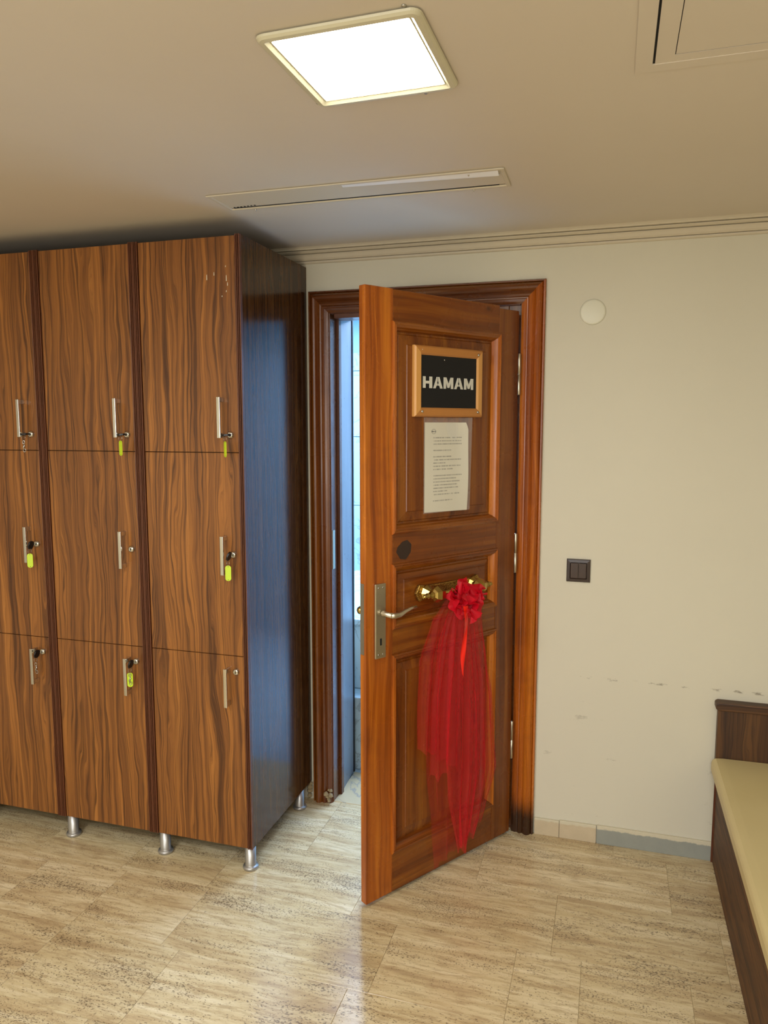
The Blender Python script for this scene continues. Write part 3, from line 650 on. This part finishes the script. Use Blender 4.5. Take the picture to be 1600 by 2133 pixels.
# ---------------------------------------------------------------- ceiling things
def flip(z): return Matrix.Translation((0, 0, z)) @ Matrix.Rotation(-PI/2, 4, 'X')   # XZ frame helper -> ceiling; local z becomes world y, local y(-) -> down
def ceil_mat(cx, cy, rz=0):
    # local x -> x, local z -> world y, local -y -> world -z
    m = Matrix(((1, 0, 0, 0), (0, 0, 1, 0), (0, 1, 0, 0), (0, 0, 0, 1)))
    return Matrix.Translation((cx, cy, 0)) @ Matrix.Rotation(rz, 4, 'Z') @ m
cl = empty('ceiling_light', (-.226, -1.404, H), label='square recessed ceiling light with white frame, switched on', cat='ceiling light')
cm = ceil_mat(0, 0, -.02)
hw_, hh_ = .152, .153
MB().rring(hw_, hh_, .020, [(.006, 0), (.006, -.003), (0, -.0035), (.0015, -.007), (.006, -.0105), (.015, -.0115), (.021, -.007), (.0225, -.005), (.0245, -.0065), (.0265, -.001)], cm).build('frame', 'plastic_w', cl)
MB().rring(hw_-.0255, hh_-.0255, .008, [(0, -.0005), (0, -.006), (.002, -.0068)], cm, True).build('diffuser', 'emit', cl)
for x, y_ in ((-.150, .148), (.081, .167), (.123, -.158)):
    MB().lathe([(.0045, 0), (.0045, -.0015), (.002, -.003)], 10, Matrix.Translation((x, y_, 0))).build('screw', 'steel', cl)
# linear air slot
av = empty('air_vent', (-.497, -.672, H), label='long narrow air vent let into the ceiling', cat='air vent')
cm = ceil_mat(0, 0, .01)
MB().ring(-.443, .443, -.076, .082, [(.004, 0), (.004, -.002), (0, -.0022), (.001, -.0045), (.010, -.005), (.014, -.0015)], cm).build('frame', 'cornice', av)
MB().box((-.430, -.0022, -.064), (.430, -.0004, .058), cm).build('blade', 'cornice', av, bevel=.0006)
MB().box((-.420, -.0026, .0585), (.412, -.0003, .0655), cm).build('slot', 'dark', av)
MB().add([(-.02, -.0022, -.066), (.425, -.0022, -.066), (.425, -.010, -.038), (-.02, -.0045, -.046)], [(0, 1, 2, 3)], False, cm).add([(-.02, -.0045, -.046), (.425, -.010, -.038), (.425, -.0022, -.034), (-.02, -.0022, -.042)], [(0, 1, 2, 3)], False, cm).build('patch', 'white', av)['label'] = 'sloping inner face coloured white for reflected light'  # white light reflected on the slope is put into its colour
for x, y_ in ((.345, -.050), (.335, .088), (-.36, .085)):
    MB().lathe([(.0032, 0), (.0032, -.004), (.0015, -.0085)], 8, Matrix.Translation((x, y_, 0))).build('screw', 'steel', av)
for i in range(7): MB().box((-.418+i*.012, -.0030, .052-i*.001), (-.412+i*.012, -.0022, .0575-i*.001), cm).build('grille_tooth', 'dark', av)
# access hatch
ah = empty('ceiling_hatch', (.264, -1.203, H), label='flush access hatch in the ceiling, top right corner', cat='hatch')
cm = ceil_mat(0, 0)
HX, HY = .52, -.50
MB().ring(0, HX, HY, 0, [(.003, 0), (.003, -.001), (0, -.0012), (0, -.0028), (.031, -.003), (.031, -.0002)], cm).build('outer_frame', 'ceil', ah)
MB().box((.0305, -.0006, HY+.0305), (HX-.0305, -.0002, -.0225), cm).build('gap', 'dark', ah)
MB().ring(.0355, HX-.033, HY+.033, -.0245, [(0, -.0006), (0, -.0018), (.0335, -.0018), (.0335, -.0006)], cm).build('lid_frame', 'ceil', ah)
MB().box((.0705, -.0018, HY+.068), (HX-.068, -.0006, -.0605), cm).build('lid', 'ceil', ah, bevel=.0005)

# ---------------------------------------------------------------- wall things
cv = empty('wall_cover_plate', (.164, 0, 1.985), label='round off-white blanking cover high on the wall right of the door', cat='wall cover')
MB().lathe([(.0445, 0), (.0445, .003), (.043, .0055), (.038, .0068), (.001, .0072)], 48, axis_y(0, -.0003, 0)).build('disc', 'cover', cv)
sw = empty('light_switch', (.1415, 0, 1.009), label='dark brown double light switch on the cream wall', cat='light switch')
MB().ring(-.0425, .0425, 0, .085, [(0, -.0003), (0, -.006), (.002, -.009), (.012, -.010), (.0135, -.006), (.0135, -.0003)], closed=True).build('frame', 'brown', sw)
for x in (-.0285, .0006): MB().box((x, -.0115, .0142), (x+.0278, -.001, .0708)).build('rocker', 'brown2', sw, bevel=.0015)

# ---------------------------------------------------------------- bench (right)
bn = empty('bench', (.95, -1.2, 0), label='long walnut laminate bench with cream vinyl seat along the right wall', cat='bench')
ox, oy = .95, -1.2
def PB(mb): mb.v = [(a-ox, b-oy, c) for a, b, c in mb.v]; return mb
BY = -2.6
PB(MB().box((.646, BY+.02, 0), (.664, -.016, .352))).build('front_panel', 'lam_y', bn, bevel=.001)
PB(MB().box((.640, -.0155, 0), (.668, -.0105, .362))).build('end_panel', 'lam_edge', bn)
PB(MB().box((.666, BY, 0), (XR-.004, BY+.018, .352))).build('end_panel', 'lam_b', bn, bevel=.001)
PB(MB().box((.668, BY+.02, .334), (XR-.004, -.016, .352))).build('seat_board', 'lam_y', bn)
# upholstered seat with rounded front edge
pr = [(.622, .362), (.622, .392), (.626, .402), (.636, .408), (.66, .410), (XR-.06, .413), (XR-.004, .413), (XR-.004, .353), (.640, .353), (.627, .355)]
n_ = len(pr); ys = [-.040, -.045, -1.3, BY+.01, BY]
vs = []; 
for yy in ys:
    k = 0.0 if yy not in (ys[-1],) else .006
    vs += [(a, yy, b-(k if b > .38 else 0)) for a, b in pr]
fs = [tuple(range(n_)), tuple((len(ys)-1)*n_+i for i in range(n_))[::-1]]
for j in range(len(ys)-1): fs += [(j*n_+i, j*n_+(i+1) % n_, (j+1)*n_+(i+1) % n_, (j+1)*n_+i) for i in range(n_)]
PB(MB().add(vs, fs, False)).build('seat_cushion', 'vinyl', bn, bevel=.003)
PB(MB().box((.636, -.038, .354), (XR-.004, -.0115, .585))).build('back_panel', 'lam_b', bn, bevel=.001)
PB(MB().poly([(.628, .590), (.636, .584), (XR-.004, .584), (XR-.004, .613), (.636, .613), (.628, .607)], -.046, -.0008)).build('back_cap', 'lam_x', bn, bevel=.003)
PB(MB().box((XR-.024, BY, .414), (XR-.004, -.048, .585))).build('back_panel', 'lam_b', bn, bevel=.001)
PB(MB().box((XR-.030, BY, .586), (XR-.003, -.048, .613))).build('back_cap', 'lam_y', bn, bevel=.003)
